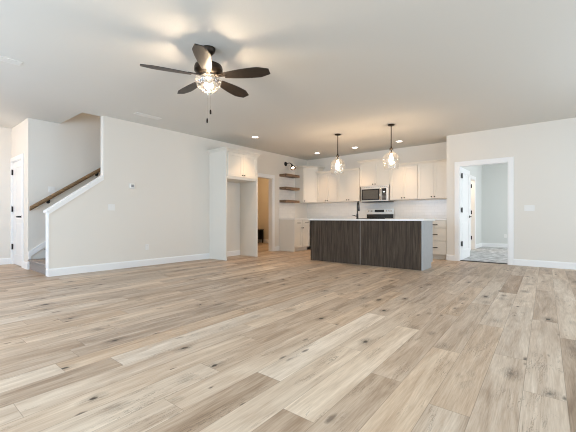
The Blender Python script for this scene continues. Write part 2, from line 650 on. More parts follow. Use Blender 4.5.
def make_floor():
    bm = bmesh.new()
    uvm = bm.loops.layers.uv.new('metres')
    uve = bm.loops.layers.uv.new('edge')
    lt = bm.faces.layers.float.new('tone')
    lw = bm.faces.layers.float.new('warm')
    ls = bm.faces.layers.float.new('seed')
    Y0, Y1 = -2.1, 9.45
    for row in range(-50, 21):
        xr = X00 + PW * row
        xl = xr - PW
        off = ROW_OFF.get(row, random.uniform(0, PL))
        k0 = math.floor((Y0 - off) / PL) - 1
        k = k0
        while off + k * PL < Y1:
            ya, yb = off + k * PL, off + (k + 1) * PL
            t = min(0.9, max(0.3, random.gauss(0.50, 0.10)))
            wm = random.random()
            sd = random.random() * 50
            if (row, k) in OVR:
                t, wm = OVR[(row, k)]
            ca, cb = max(ya, Y0), min(yb, Y1)
            if cb > ca:
                quad = ((xl, ca), (xr, ca), (xr, cb), (xl, cb))
                vs_ = [bm.verts.new((x + SL * y, y, 0)) for x, y in quad]
                f = bm.faces.new(vs_)
                f[lt], f[lw], f[ls] = t, wm, sd
                for lp, (x, y) in zip(f.loops, quad):
                    lp[uvm].uv = (x - xl, y)
                    lp[uve].uv = ((x - xl) / PW, (y - ya) / PL)
            k += 1
    # clip to the house
    for co, no in (((-9.7, 0, 0), (-1, 0, 0)), ((2.6, 0, 0), (1, 0, 0))):
        g = list(bm.verts) + list(bm.edges) + list(bm.faces)
        bmesh.ops.bisect_plane(bm, geom=g, plane_co=co, plane_no=no, clear_outer=True)
    # no planks under the bedroom carpet
    kill = []
    g = list(bm.verts) + list(bm.edges) + list(bm.faces)
    bmesh.ops.bisect_plane(bm, geom=g, plane_co=(0, 8.085, 0), plane_no=(0, 1, 0))
    g = list(bm.verts) + list(bm.edges) + list(bm.faces)
    bmesh.ops.bisect_plane(bm, geom=g, plane_co=(-2.12, 0, 0), plane_no=(1, 0, 0))
    for f in bm.faces:
        c = f.calc_center_median()
        if c.y > 8.085 and c.x > -2.12:
            kill.append(f)
    bmesh.ops.delete(bm, geom=kill, context='FACES')
    bmesh.ops.remove_doubles(bm, verts=bm.verts, dist=1e-5)
    bmesh.ops.recalc_face_normals(bm, faces=bm.faces)
    if bm.faces and sum(f.normal.z for f in bm.faces) < 0:
        bmesh.ops.reverse_faces(bm, faces=bm.faces)
    me = bpy.data.meshes.new('floor')
    bm.to_mesh(me)
    bm.free()
    me.materials.append(floor_mat())
    o = bpy.data.objects.new('floor', me)
    COL.objects.link(o)
    o['kind'] = 'structure'
    return o


make_floor()
struct(MB().box(-2.28, 2.6, 8.085, 12.7, -0.05, 0.006), 'floor_bedroom', M_BEDCARPET)

# ------------------------------------------------------------------ ceiling
T = 0.12
cb = MB()
cb.box(-6.44, 2.62, -2.12, 12.7, CEIL, CEIL + T)
cb.box(-9.8, -6.44, -2.12, 2.26, CEIL, CEIL + T)
cb.box(-9.8, -7.58, 2.26, 9.6, CEIL, CEIL + T)
cb.box(-7.56, -6.44, 5.9, 9.6, CEIL, CEIL + T)
struct(cb, 'ceiling', M_CEIL)
struct(MB().box(-7.62, -6.2, 2.0, 6.1, 5.15, 5.27), 'ceiling_upstairs', M_CEIL)

# ------------------------------------------------------------------ walls
XL, YR, YB = -6.35, 8.02, 8.66
PA, PB, PH = 6.20, 7.02, 2.035           # opening to the hall
wl = MB()
wl.prism([(XL, 1.755, 0), (XL, 2.57, 0), (XL, 2.57, 1.655), (XL, 1.755, 1.045)], (-T, 0, 0))
wl.box(XL - T, XL, 2.57, PA, 0, CEIL)
wl.box(XL - T, XL, PA, PB, PH, CEIL)
wl.box(XL - T, XL, PB, YB + T, 0, CEIL)
struct(wl, 'wall_left', M_WALL)
struct(MB().box(XL, -2.07, YB, YB + T, 0, CEIL), 'wall_back', M_WALL)
DX0, DX1, DH = -1.818, -0.915, 2.055
wr = MB()
wr.box(-2.07, DX0, YR, YR + T, 0, CEIL)
wr.box(DX0, DX1, YR, YR + T, DH, CEIL)
wr.box(DX1, 2.62, YR, YR + T, 0, CEIL)
wr.box(-2.07, -1.95, YR + T, YB + T, 0, CEIL)
struct(wr, 'wall_right', M_WALL)
# far side wall with two windows, front wall with three
ws = MB()
SX = 2.5
for y0, y1, z0, z1 in ((-2.0, 0.4, 0, CEIL), (2.4, 4.1, 0, CEIL), (6.3, YR, 0, CEIL), (0.4, 2.4, 0, 0.65), (0.4, 2.4, 2.25, CEIL), (4.1, 6.3, 0, 0.65), (4.1, 6.3, 2.25, CEIL)):
    ws.box(SX, SX + T, y0, y1, z0, z1)
struct(ws, 'wall_side', M_WALL)
wf = MB()
FW = ((-6.55, -4.65, 0.3, 2.2), (-3.75, -1.45, 0.25, 2.25), (-0.35, 1.55, 0.3, 2.2))
px = -8.84
for x0, x1, z0, z1 in FW:
    wf.box(px, x0, -2.12, -2.0, 0, CEIL)
    wf.box(x0, x1, -2.12, -2.0, 0, z0)
    wf.box(x0, x1, -2.12, -2.0, z1, CEIL)
    px = x1
wf.box(px, 2.62, -2.12, -2.0, 0, CEIL)
struct(wf, 'wall_front', M_WALL)
wn = 0


def window_frame(x0, x1, z0, z1, y=None, x=None):
    global wn
    wn += 1
    f = MB()
    t = 0.05
    if y is not None:
        bx = lambda a, b, c, d: f.box(a, b, y - 0.03, y + 0.03, c, d)
    else:
        bx = lambda a, b, c, d: f.box(x - 0.03, x + 0.03, a, b, c, d)
    bx(x0, x1, z0, z0 + t)
    bx(x0, x1, z1 - t, z1)
    bx(x0, x0 + t, z0 + t, z1 - t)
    bx(x1 - t, x1, z0 + t, z1 - t)
    bx((x0 + x1) / 2 - t / 2, (x0 + x1) / 2 + t / 2, z0 + t, z1 - t)
    struct(f, 'window_%d' % wn, M_TRIM)


for a in FW:
    window_frame(*a, y=-2.06)
window_frame(0.4, 2.4, 0.65, 2.25, x=2.56)
window_frame(4.1, 6.3, 0.65, 2.25, x=2.56)
# stair wall, closet wall, entry wall
XS = -7.54
struct(MB().box(XS - T, XS, 1.76, 6.02, 0, 5.15), 'wall_stair', M_WALL)
struct(MB().box(XS, XL - 0.05, 5.9, 6.02, 0, 5.15).box(XS, -6.32, 2.14, 2.26, CEIL + T, 5.15).box(XL - 0.09, XL + 0.03, 2.26, 5.9, CEIL + T, 5.15), 'wall_stair_end', M_WALL)
XE, YN = -8.72, 1.76
NX0, NX1, NH = -8.655, -7.905, 2.06
struct(MB().box(XE - T, NX0, YN, YN + T, 0, CEIL).box(NX1, XS - T, YN, YN + T, 0, CEIL).box(NX0, NX1, YN, YN + T, NH, CEIL), 'wall_closet', M_WALL)
struct(MB().box(XE - T, XE, -2.0, YN, 0, CEIL), 'wall_entry', M_WALL)
# hall seen through the opening
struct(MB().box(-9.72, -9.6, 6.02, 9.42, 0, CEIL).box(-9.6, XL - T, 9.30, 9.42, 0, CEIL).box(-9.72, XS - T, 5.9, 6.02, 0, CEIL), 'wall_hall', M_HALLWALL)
# bedroom
BX, BY = -2.16, 12.5
B3A, B3B, B3H = 10.83, 11.43, 2.07
struct(MB().box(BX - T, BX, YB + T, B3A, 0, CEIL).box(BX - T, BX, B3B, BY, 0, CEIL).box(BX - T, BX, B3A, B3B, B3H, CEIL)
       .box(BX - T, 2.14, BY, BY + T, 0, CEIL).box(2.02, 2.14, YR + T, 9.5, 0, CEIL).box(2.02, 2.14, 11.3, BY, 0, CEIL)
       .box(2.02, 2.14, 9.5, 11.3, 0, 0.6).box(2.02, 2.14, 9.5, 11.3, 2.2, CEIL), 'wall_bedroom', M_BEDWALL)

# ------------------------------------------------------------------ baseboards and casings
BH, BT = 0.125, 0.016


def base_prof_x(mb, x0, x1, y, s):      # runs along X, sticks out towards s*Y
    a = [(x0, y, 0), (x0, y + s * BT, 0), (x0, y + s * BT, BH - 0.02), (x0, y + s * BT * 0.45, BH), (x0, y, BH)]
    mb.prism(a, (x1 - x0, 0, 0))


def base_prof_y(mb, y0, y1, x, s):
    a = [(x, y0, 0), (x + s * BT, y0, 0), (x + s * BT, y0, BH - 0.02), (x + s * BT * 0.45, y0, BH), (x, y0, BH)]
    mb.prism(a, (0, y1 - y0, 0))


m_ = MB(); base_prof_y(m_, 1.755 - BT, 4.865, XL, 1); base_prof_x(m_, XL - T, XL, 1.755, -1)
struct(m_, 'baseboard_left', M_TRIM)
m_ = MB(); base_prof_y(m_, PB + 0.087, 7.313, XL, 1)
struct(m_, 'baseboard_kitchen', M_TRIM)
m_ = MB(); base_prof_y(m_, 4.905, 5.81, XL, 1)
struct(m_, 'baseboard_alcove', M_TRIM)
m_ = MB(); base_prof_x(m_, -2.07, DX0 - 0.088, YR, -1); base_prof_x(m_, DX1 + 0.088, SX, YR, -1)
struct(m_, 'baseboard_right', M_TRIM)
m_ = MB(); base_prof_y(m_, -2.0, YN, XE, 1)
base_prof_x(m_, NX1 + 0.075, XS + BT, YN, -1)
struct(m_, 'baseboard_entry', M_TRIM)
m_ = MB(); base_prof_y(m_, YR + T, BY, 2.02, -1); base_prof_x(m_, BX, 2.02, BY, -1); base_prof_y(m_, B3B + 0.087, BY, BX, 1); base_prof_y(m_, YB + T, B3A - 0.087, BX, 1)
struct(m_, 'baseboard_bedroom', M_TRIM)
m_ = MB(); base_prof_x(m_, -9.6, XL - T, 9.30, -1); base_prof_y(m_, PB + 0.02, 9.3, XL - T, -1)
struct(m_, 'baseboard_hall', M_TRIM)

CW, CT = 0.087, 0.018


def casing_x(name, x0, x1, h, y, s, depth=T):
    """door casing on a wall running along X (front face y, sticks out s), with jamb lining"""
    f = MB()
    ya, yb = sorted((y, y + s * CT))
    f.box(x0 - CW, x0, ya, yb, 0, h + CW, 0.003)
    f.box(x1, x1 + CW, ya, yb, 0, h + CW, 0.003)
    f.box(x0, x1, ya, yb, h, h + CW, 0.003)
    ja, jb = sorted((y + s * 0.004, y - s * (depth + 0.004)))
    f.box(x0 - 0.002, x0 + 0.015, ja, jb, 0, h)
    f.box(x1 - 0.015, x1 + 0.002, ja, jb, 0, h)
    f.box(x0 + 0.015, x1 - 0.015, ja, jb, h - 0.015, h + 0.002)
    struct(f, name, M_TRIM)


def casing_y(name, y0, y1, h, x, s, depth=T):
    f = MB()
    xa, xb = sorted((x, x + s * CT))
    f.box(xa, xb, y0 - CW, y0, 0, h + CW, 0.003)
    f.box(xa, xb, y1, y1 + CW, 0, h + CW, 0.003)
    f.box(xa, xb, y0, y1, h, h + CW, 0.003)
    ja, jb = sorted((x + s * 0.004, x - s * (depth + 0.004)))
    f.box(ja, jb, y0 - 0.002, y0 + 0.015, 0, h)
    f.box(ja, jb, y1 - 0.015, y1 + 0.002, 0, h)
    f.box(ja, jb, y0 + 0.015, y1 - 0.015, h - 0.015, h + 0.002)
    struct(f, name, M_TRIM)


casing_x('trim_1', DX0, DX1, DH, YR, -1)
casing_y('trim_2', PA, PB, PH, XL, 1)
CW = 0.075
casing_x('trim_3', NX0, NX1, NH, YN, -1)
CW = 0.087
casing_y('trim_4', B3A, B3B, B3H, BX, 1)
struct(MB().box(DX0, DX1, YR + 0.045, YR + 0.10, 0.0, 0.016, 0.004), 'trim_5', mat('dark_threshold', (0.06, 0.05, 0.045), 0.5, noise=(8, 0.1)))

# sloping cap on the low stair wall, and its end trim
sl = (1.655 - 1.045) / (2.57 - 1.755)
m_ = MB()
y0, y1 = 1.715, 2.57
z0, z1 = 1.045 - 0.04 * sl, 1.655
m_.prism([(XL + 0.022, y0, z0), (XL + 0.022, y1, z1), (XL + 0.022, y1, z1 + 0.034), (XL + 0.022, y0, z0 + 0.034)], (-T - 0.044, 0, 0))
m_.prism([(XL + 0.014, y0 + 0.03, z0 + 0.03 * sl - 0.05), (XL + 0.014, y1, z1 - 0.05), (XL + 0.014, y1, z1), (XL + 0.014, y0 + 0.03, z0 + 0.03 * sl)], (-0.014, 0, 0))
struct(m_, 'trim_6', M_TRIM)
struct(MB().box(XL - T - 0.004, XL + 0.004, 1.739, 1.755, BH, 1.03, 0.002), 'trim_7', M_TRIM)
# skirting that climbs the stair wall
SR, SRUN, SY = 0.182, 0.255, 1.775
sk = SR / SRUN
m_ = MB()
m_.prism([(XS, 1.762, 0.0), (XS, 1.762, 0.315), (XS, 1.80, 0.341), (XS, 1.80, 0.0)], (0.018, 0, 0))
m_.prism([(XS, 1.80, 0.341), (XS, SY + 3.6, 0.325 + sk * 3.6), (XS, SY + 3.6, 0.215 + sk * 3.6), (XS, 1.80, 0.235)], (0.018, 0, 0))
struct(m_, 'trim_8', M_TRIM)

# ------------------------------------------------------------------ staircase
st = thing('staircase', 'straight stairs covered in mottled grey-brown carpet behind the low sloping wall', 'stairs', (XS + 0.02, SY, 0))
SWID = (XL - T) - XS - 0.02
for i in range(13):
    m_ = MB()
    yy = i * SRUN
    m_.box(0, SWID, yy, yy + SRUN + 0.01 if i < 12 else yy + 0.4, i * SR, (i + 1) * SR - 0.03)
    m_.box(0, SWID, yy - 0.03, yy + SRUN, (i + 1) * SR - 0.034, (i + 1) * SR, 0.012)
    m_.build('step', M_STAIRCARPET, st, smooth=True)

# handrail on the stair wall
hr = thing('handrail', 'brown stained wooden handrail climbing the wall beside the carpeted stairs', 'handrail', (XS + 0.075, 1.765, 1.095))
rs = 0.70
m_ = MB()
ln = 2.9
prof = []
for k in range(14):
    a = 2 * PI * k / 14
    prof.append((0.026 * math.cos(a), 0.043 * math.sin(a)))
lo = [m_.bm.verts.new((x, 0, z)) for x, z in prof]
hi = [m_.bm.verts.new((x, ln, z + rs * ln)) for x, z in prof]
for k in range(14):
    j = (k + 1) % 14
    m_.bm.faces.new((lo[k], lo[j], hi[j], hi[k]))
m_.bm.faces.new(lo); m_.bm.faces.new(hi)
m_.build('rail', M_RAIL, hr, smooth=True)
for yb_ in (0.30, 1.15, 2.2):
    zb = rs * yb_
    m_ = MB()
    m_.cyl((-0.074, yb_, zb - 0.075), (-0.068, yb_, zb - 0.075), 0.030)
    m_.tube([(-0.07, yb_, zb - 0.075), (-0.03, yb_, zb - 0.078), (-0.004, yb_, zb - 0.06), (0, yb_, zb - 0.030)], 0.012)
    m_.build('bracket', M_BLACK, hr, smooth=True, label='black metal bracket')

# ------------------------------------------------------------------ doors
def panel_door(mb, w, h, th=0.035):
    """two-panel door leaf, x 0..w, y 0..th, z 0..h"""
    st_, rl = 0.11, 0.12
    mb.box(0, st_, 0, th, 0, h, 0.002)
    mb.box(w - st_, w, 0, th, 0, h, 0.002)
    mb.box(st_, w - st_, 0, th, 0, 0.20)
    mb.box(st_, w - st_, 0, th, h - rl, h)
    mb.box(st_, w - st_, 0, th, 0.86, 1.02)
    for z0, z1 in ((0.20, 0.86), (1.02, h - rl)):
        mb.box(st_, w - st_, 0.010, th - 0.010, z0, z1)
        mb.box(st_ + 0.045, w - st_ - 0.045, 0.004, th - 0.004, z0 + 0.045, z1 - 0.045, 0.005)


def hinge(parent, loc, rz=0.0):
    m = MB()
    m.box(-0.018, 0.018, -0.004, 0.004, -0.050, 0.050)
    m.cyl((0, -0.010, -0.055), (0, -0.010, 0.055), 0.011, seg=10)
    o = m.build('hinge', M_BLACK, parent, smooth=True)
    o.location = loc
    o.rotation_euler = (0, 0, rz)
    return o


# door_1: closet door by the stairs, hinged left, lever right
d1 = MB()
W1 = NX1 - NX0 - 0.036
panel_door(d1, W1, NH - 0.025)
d1 = d1.build('door_1', M_TRIM)
d1['kind'] = 'structure'
d1.location = (NX0 + 0.018, YN + 0.012, 0.008)
for z in (1.84, 1.10, 0.345):
    hinge(d1, (-0.006, -0.008, z))
m_ = MB()
m_.cyl((W1 - 0.065, 0, 0.945), (W1 - 0.065, -0.01, 0.945), 0.030, seg=20)
m_.tube([(W1 - 0.065, -0.01, 0.945), (W1 - 0.065, -0.045, 0.945), (W1 - 0.085, -0.055, 0.945), (W1 - 0.17, -0.055, 0.945)], 0.016)
m_.build('door_handle', M_BLACK, d1, smooth=True)

# door_2: bedroom door, standing open into the bedroom
d2 = MB()
W2 = DX1 - DX0 - 0.036
panel_door(d2, W2, DH - 0.03)
d2 = d2.build('door_2', M_TRIM)
d2['kind'] = 'structure'
d2.location = (DX0 + 0.020, YR + T - 0.006, 0.014)
d2.rotation_euler = (0, 0, math.radians(90))
# local x -> world +Y, local y -> world -X
for z in (1.835, 1.09, 0.355):
    hinge(d2, (-0.008, -0.010, z), math.radians(0))
m_ = MB()
for s, y in ((-1, 0), (1, 0.035)):
    m_.cyl((W2 - 0.065, y, 0.945), (W2 - 0.065, y + s * 0.008, 0.945), 0.030, seg=20)
    m_.cyl((W2 - 0.065, y + s * 0.008, 0.945), (W2 - 0.065, y + s * 0.04, 0.945), 0.010, seg=12)
    m_.tube([(W2 - 0.065, y + s * 0.04, 0.945), (W2 - 0.11, y + s * 0.045, 0.945), (W2 - 0.17, y + s * 0.045, 0.945)], 0.010)
m_.build('door_handle', M_BLACK, d2, smooth=True)

# small washroom off the bedroom, its door swung open inside
struct(MB().box(-3.72, -3.6, 9.9, 12.4, 0, CEIL).box(-3.6, BX - T, 9.9, 10.02, 0, CEIL).box(-3.6, BX - T, 12.28, 12.4, 0, CEIL), 'wall_washroom', M_WALL)
struct(MB().box(-3.6, BX - T, 10.02, 12.28, -0.05, 0.005), 'floor_washroom', M_PLASTIC)
point('washroom_lamp', (-2.9, 11.1, 2.3), 34, WARM2, 0.08)
d3 = MB()
panel_door(d3, B3B - B3A - 0.036, B3H - 0.03)
d3 = d3.build('door_3', M_TRIM)
d3['kind'] = 'structure'
d3.location = (BX - T - 0.012, B3A - 0.012, 0.014)
d3.rotation_euler = (0, 0, math.radians(180))
for z in (1.825, 1.075, 0.35):
    h_ = hinge(d3, (-0.158, -0.012, z))

# ------------------------------------------------------------------ cabinets
KW = 0.35


def shaker(mb, x0, x1, z0, z1, yf=-0.020, th=0.020, rail=0.057):
    mb.box(x0, x0 + rail, yf, yf + th, z0, z1, 0.0015)
    mb.box(x1 - rail, x1, yf, yf + th, z0, z1, 0.0015)
    mb.box(x0 + rail, x1 - rail, yf, yf + th, z1 - rail, z1, 0.0015)
    mb.box(x0 + rail, x1 - rail, yf, yf + th, z0, z0 + rail, 0.0015)
    mb.box(x0 + rail - 0.002, x1 - rail + 0.002, yf + 0.014, yf + th, z0 + rail - 0.002, z1 - rail + 0.002)


def knob(parent, x, y, z):
    m = MB()
    m.lathe([(0, 0), (0.007, 0), (0.006, 0.012), (0.015, 0.018), (0.016, 0.024), (0.011, 0.029), (0, 0.030)], (x, y, z), 16,
            Matrix.Rotation(PI / 2, 4, 'X'))
    return m.build('knob', M_BLACK, parent, smooth=True)


def bar_pull(parent, x0, x1, y, z):
    m = MB()
    m.cyl((x0, y - 0.030, z), (x1, y - 0.030, z), 0.008, seg=10)
    for x in (x0 + 0.015, x1 - 0.015):
        m.cyl((x, y, z), (x, y - 0.030, z), 0.005, seg=8)
    return m.build('bar_pull', M_BLACK, parent, smooth=True)


def crown(parent, w, d, z0, h=0.08, l=0.0, r=0.0, out=0.055):
    m = MB()
    f = -0.022
    a = [(0, f), (w, f), (w, d), (0, d)]
    b = [(0 - l, f - out), (w + r, f - out), (w + r, d), (0 - l, d)]
    mid = [(0 - l * 0.35, f - out * 0.35), (w + r * 0.35, f - out * 0.35), (w + r * 0.35, d), (0 - l * 0.35, d)]
    m.frustum(a, z0, a, z0 + h * 0.2)
    m.frustum(a, z0 + h * 0.2, mid, z0 + h * 0.5)
    m.frustum(mid, z0 + h * 0.5, b, z0 + h * 0.8)
    m.frustum(b, z0 + h * 0.8, b, z0 + h)
    return m.build('crown_moulding', M_CAB, parent)


def wall_cabinet(label, x, y, w, z0, z1, d=0.328, rz=0.0, doors=2, l=0.0, r=0.0, crown_h=0.08, group='upper kitchen cabinets on the back wall'):
    t = thing('wall_cabinet', label, 'cabinet', (x, y, z0), rz, group)
    h = z1 - z0
    MB().box(0.0008, w - 0.0008, 0, d, 0, h).build('cabinet_body', M_CAB, t)
    dw = (w - 0.010 - 0.004 * (doors - 1)) / doors
    for i in range(doors):
        x0 = 0.005 + i * (dw + 0.004)
        m = MB()
        shaker(m, x0, x0 + dw, 0.006, h - 0.006)
        dd = m.build('door', M_CAB, t)
        kx = (x0 + dw - 0.032) if i == 0 else (x0 + 0.032)
        knob(dd, kx, -0.020, 0.045)
    crown(t, w, d, h, crown_h, l, r)
    return t


UY, UD, UZ0, UZ1 = 8.325, 0.333, 1.385, 2.205
wall_cabinet('cream two-door upper cabinet next to the diagonal corner cabinet', -5.738, UY, 0.697, UZ0, UZ1, UD)
wall_cabinet('cream two-door upper cabinet just left of the taller cabinet over the microwave', -5.040, UY, 0.700, UZ0, UZ1, UD)
wall_cabinet('taller cream two-door cabinet directly above the microwave', -4.339, UY, 0.848, 1.768, 2.39, UD, l=0.055, r=0.055)
wall_cabinet('cream two-door upper cabinet just right of the microwave, behind the right pendant', -3.490, UY, 0.688, UZ0, UZ1, UD)
wall_cabinet('rightmost cream two-door upper cabinet, touching the wall end', -2.801, UY, 0.729, UZ0, UZ1, UD)

# diagonal corner cabinet
cc = thing('corner_cabinet', 'tall diagonal cream corner cabinet with a single door beside the wooden shelves', 'cabinet', (-6.045, 8.045, UZ0), PI / 4)
poly = [(-6.349, 8.045), (-6.045, 8.045), (-5.740, 8.350), (-5.740, 8.659), (-6.349, 8.659)]
c45, s45 = math.cos(-PI / 4), math.sin(-PI / 4)


def to_local(p):
    dx, dy = p[0] + 6.045, p[1] - 8.045
    return (dx * c45 - dy * s45, dx * s45 + dy * c45)


pl = [to_local(p) for p in poly]
CH = 2.39 - UZ0
MB().frustum(pl, 0, pl, CH).build('cabinet_body', M_CAB, cc)
m_ = MB(); shaker(m_, 0.010, 0.421, 0.006, CH - 0.006)
dd = m_.build('door', M_CAB, cc)
knob(dd, 0.042, -0.020, 0.045)
o_ = 0.06
po = [(-6.349, 8.045 - o_), (-6.045 + o_ * 0.41, 8.045 - o_), (-5.740 + o_, 8.350 - o_ * 0.41), (-5.740 + o_, 8.659), (-6.349, 8.659)]
pmid = [((a[0] + b[0]) / 2, (a[1] + b[1]) / 2) for a, b in zip(poly, po)]
pm, po = [to_local(p) for p in pmid], [to_local(p) for p in po]
m_ = MB()
m_.frustum(pl, CH, pl, CH + 0.016).frustum(pl, CH + 0.016, pm, CH + 0.045).frustum(pm, CH + 0.045, po, CH + 0.065).frustum(po, CH + 0.065, po, CH + 0.08)
m_.build('crown_moulding', M_CAB, cc)

# fridge surround
fc = thing('fridge_cabinet', 'tall white open surround for a fridge with a two-door cabinet across its top', 'cabinet', (-5.76, 4.865, 0), PI / 2)
FWD, FD, FT = 0.985, 0.585, 2.39
MB().box(0, 0.035, 0, FD, 0, FT, 0.0015).build('side_panel', M_CAB, fc)
MB().box(FWD - 0.035, FWD, 0, FD, 0, FT, 0.0015).build('side_panel', M_CAB, fc)
MB().box(0.0355, FWD - 0.0355, 0.002, FD, 1.80, FT - 0.001).build('cabinet_body', M_CAB, fc)
dw = (FWD - 0.07 - 0.014) / 2
for i in range(2):
    x0 = 0.040 + i * (dw + 0.004)
    m_ = MB(); shaker(m_, x0, x0 + dw, 1.855, FT - 0.010, rail=0.062)
    dd = m_.build('door', M_CAB, fc)
    knob(dd, x0 + dw - 0.03 if i == 0 else x0 + 0.03, -0.020, 1.90)
crown(fc, FWD, FD, FT, 0.08, 0.055, 0.055)


def base_cabinet(label, x, y, w, rz=0.0, layout='door', d=0.60, left_panel=False, pulls=True, knob_left=False):
    t = thing('base_cabinet', label, 'cabinet', (x, y, 0), rz, 'lower kitchen cabinets')
    m = MB()
    m.box(0.0008, w - 0.0008, 0.0, d, 0.10, 0.883)
    m.box(0.0008, w - 0.0008, 0.07, d, 0.0, 0.10)
    m.build('cabinet_body', M_CAB, t)
    if left_panel:
        MB().box(-0.018, 0.0, -0.020, d, 0.0, 0.883, 0.001).build('end_panel', M_CAB, t)
    if layout == 'drawers':
        for z0, z1, zp in ((0.115, 0.408, 0.268), (0.420, 0.698, 0.56), (0.710, 0.872, 0.785)):
            m = MB()
            m.box(0.005, w - 0.005, -0.020, 0, z0, z1, 0.002)
            dr = m.build('drawer', M_CAB, t)
            bar_pull(dr, w / 2 - 0.14, w / 2 + 0.14, -0.020, zp)
    else:
        m = MB()
        m.box(0.005, w - 0.005, -0.020, 0, 0.710, 0.872, 0.002)
        dr = m.build('drawer', M_CAB, t)
        bar_pull(dr, w / 2 - min(0.075, w * 0.24), w / 2 + min(0.075, w * 0.24), -0.020, 0.79)
        n = 2 if layout == 'doors' else 1
        dw_ = (w - 0.010 - 0.004 * (n - 1)) / n
        for i in range(n):
            x0 = 0.005 + i * (dw_ + 0.004)
            m = MB(); shaker(m, x0, x0 + dw_, 0.115, 0.698, rail=0.05)
            dd_ = m.build('door', M_CAB, t)
            right = (i == 0) if n == 2 else not knob_left
            knob(dd_, x0 + dw_ - 0.028 if right else x0 + 0.028, -0.020, 0.650)
    return t


BF = 8.055                     # front of the back-wall base cabinets
LX = -5.815                    # front of the left-wall base cabinets
base_cabinet('white base cabinet with beige end panel, below the wooden shelves', LX, 7.335, 0.335, PI / 2, 'door', 0.533, left_panel=True)
base_cabinet('narrow white base cabinet in the corner, second from the exposed end panel', LX, 7.671, 0.363, PI / 2, 'door', 0.533, knob_left=True)
base_cabinet('white one-door base cabinet in the inside corner, under the diagonal corner cabinet', -5.755, BF, 0.702, 0, 'door')
base_cabinet('white two-door base cabinet just left of the range, behind the island', -5.05, BF, 0.772, 0, 'doors')
base_cabinet('white two-door base cabinet just right of the range, behind the island', -3.498, BF, 0.778, 0, 'doors')
base_cabinet('white three-drawer base cabinet with long black pulls at the right wall', -2.719, BF, 0.647, 0, 'drawers')

# worktops
wt = MB()
wt.box(XL + 0.001, LX + 0.030, 7.302, 8.659, 0.884, 0.914, 0.002)
wt.box(LX + 0.030, -4.271, 8.02, 8.659, 0.884, 0.914)
tag(wt.build('worktop', M_QUARTZ), 'white quartz worktop turning the corner under the wooden shelves, left of the range', 'countertop')
tag(MB().box(-3.497, -2.072, 8.02, 8.659, 0.884, 0.914, 0.002).build('worktop', M_QUARTZ), 'white quartz worktop right of the range above the drawer cabinet', 'countertop')


def tiles(name, quads):
    bm = bmesh.new()
    uvl = bm.loops.layers.uv.new('UVMap')
    for q, n in quads:
        lo_ = [bm.verts.new(p) for p in q]
        f = bm.faces.new(lo_)
        for lp in f.loops:
            c = lp.vert.co
            lp[uvl].uv = ((c.x if n == 'y' else c.y), c.z)
        # small thickness
        r = bmesh.ops.extrude_face_region(bm, geom=[f])
        vv = [g for g in r['geom'] if isinstance(g, bmesh.types.BMVert)]
        off = Vector((0, -0.008, 0)) if n == 'y' else Vector((0.008, 0, 0))
        bmesh.ops.translate(bm, verts=vv, vec=off)
    for f in bm.faces:
        for lp in f.loops:
            c = lp.vert.co
            lp[uvl].uv = ((c.x if abs(f.normal.y) > 0.5 else c.y), c.z)
    bmesh.ops.recalc_face_normals(bm, faces=bm.faces)
    me = bpy.data.meshes.new(name)
    bm.to_mesh(me); bm.free()
    me.materials.append(M_TILE)
    o = bpy.data.objects.new(name, me)
    COL.objects.link(o)
    o['kind'] = 'structure'


tiles('trim_9', [([(-6.345, YB - 0.0005, 0.9145), (-2.072, YB - 0.0005, 0.9145), (-2.072, YB - 0.0005, 1.384), (-6.345, YB - 0.0005, 1.384)], 'y')])
tiles('trim_10', [([(XL + 0.0005, 7.302, 0.9145), (XL + 0.0005, 8.04, 0.9145), (XL + 0.0005, 8.04, 2.11), (XL + 0.0005, 7.302, 2.11)], 'x')])

# ------------------------------------------------------------------ island
isl = thing('kitchen_island', 'long kitchen island with dark stained wood front and white top', 'kitchen island', (-4.41, 6.14, 0))
IW, ID = 2.43, 0.575
MB().box(0.02, IW - 0.02, 0.019, ID, 0.10, 0.878).box(0.02, IW - 0.02, 0.019, ID - 0.075, 0, 0.10).build('cabinet_body', M_CAB, isl)
for x0, x1 in ((0.004, 1.206), (1.222, IW - 0.022)):
    MB().box(x0, x1, 0, 0.0185, 0.0, 0.878, 0.001).build('front_panel', M_ISLAND, isl)
MB().box(1.2065, 1.2215, 0.004, 0.0185, 0, 0.878).build('seam_strip', mat('grey_brown_seam', (0.22, 0.19, 0.165), 0.5, noise=(12, 0.1)), isl, label='paler vertical seam strip')
MB().box(IW - 0.0195, IW, 0.0, ID - 0.08, 0, 0.878, 0.001).box(IW - 0.0195, IW, ID - 0.08, ID, 0.10, 0.878).build('side_panel', M_GREYPANEL, isl, label='pale grey end panel')
MB().box(0.0, 0.0195, 0.019, ID, 0, 0.878).build('side_panel', M_CAB, isl, label='white end panel')
MB().box(-0.035, IW + 0.028, -0.03, ID + 0.05, 0.8785, 0.909, 0.003).build('countertop', M_QUARTZ, isl, label='white quartz countertop')
for i in range(4):
    x0 = 0.03 + i * 0.592
    m_ = MB()
    for z0, z1 in ((0.115, 0.698), (0.71, 0.87)):
        m_.box(x0, x0 + 0.585, ID, ID + 0.02, z0, z1, 0.002)
    m_.build('door', M_CAB, isl)

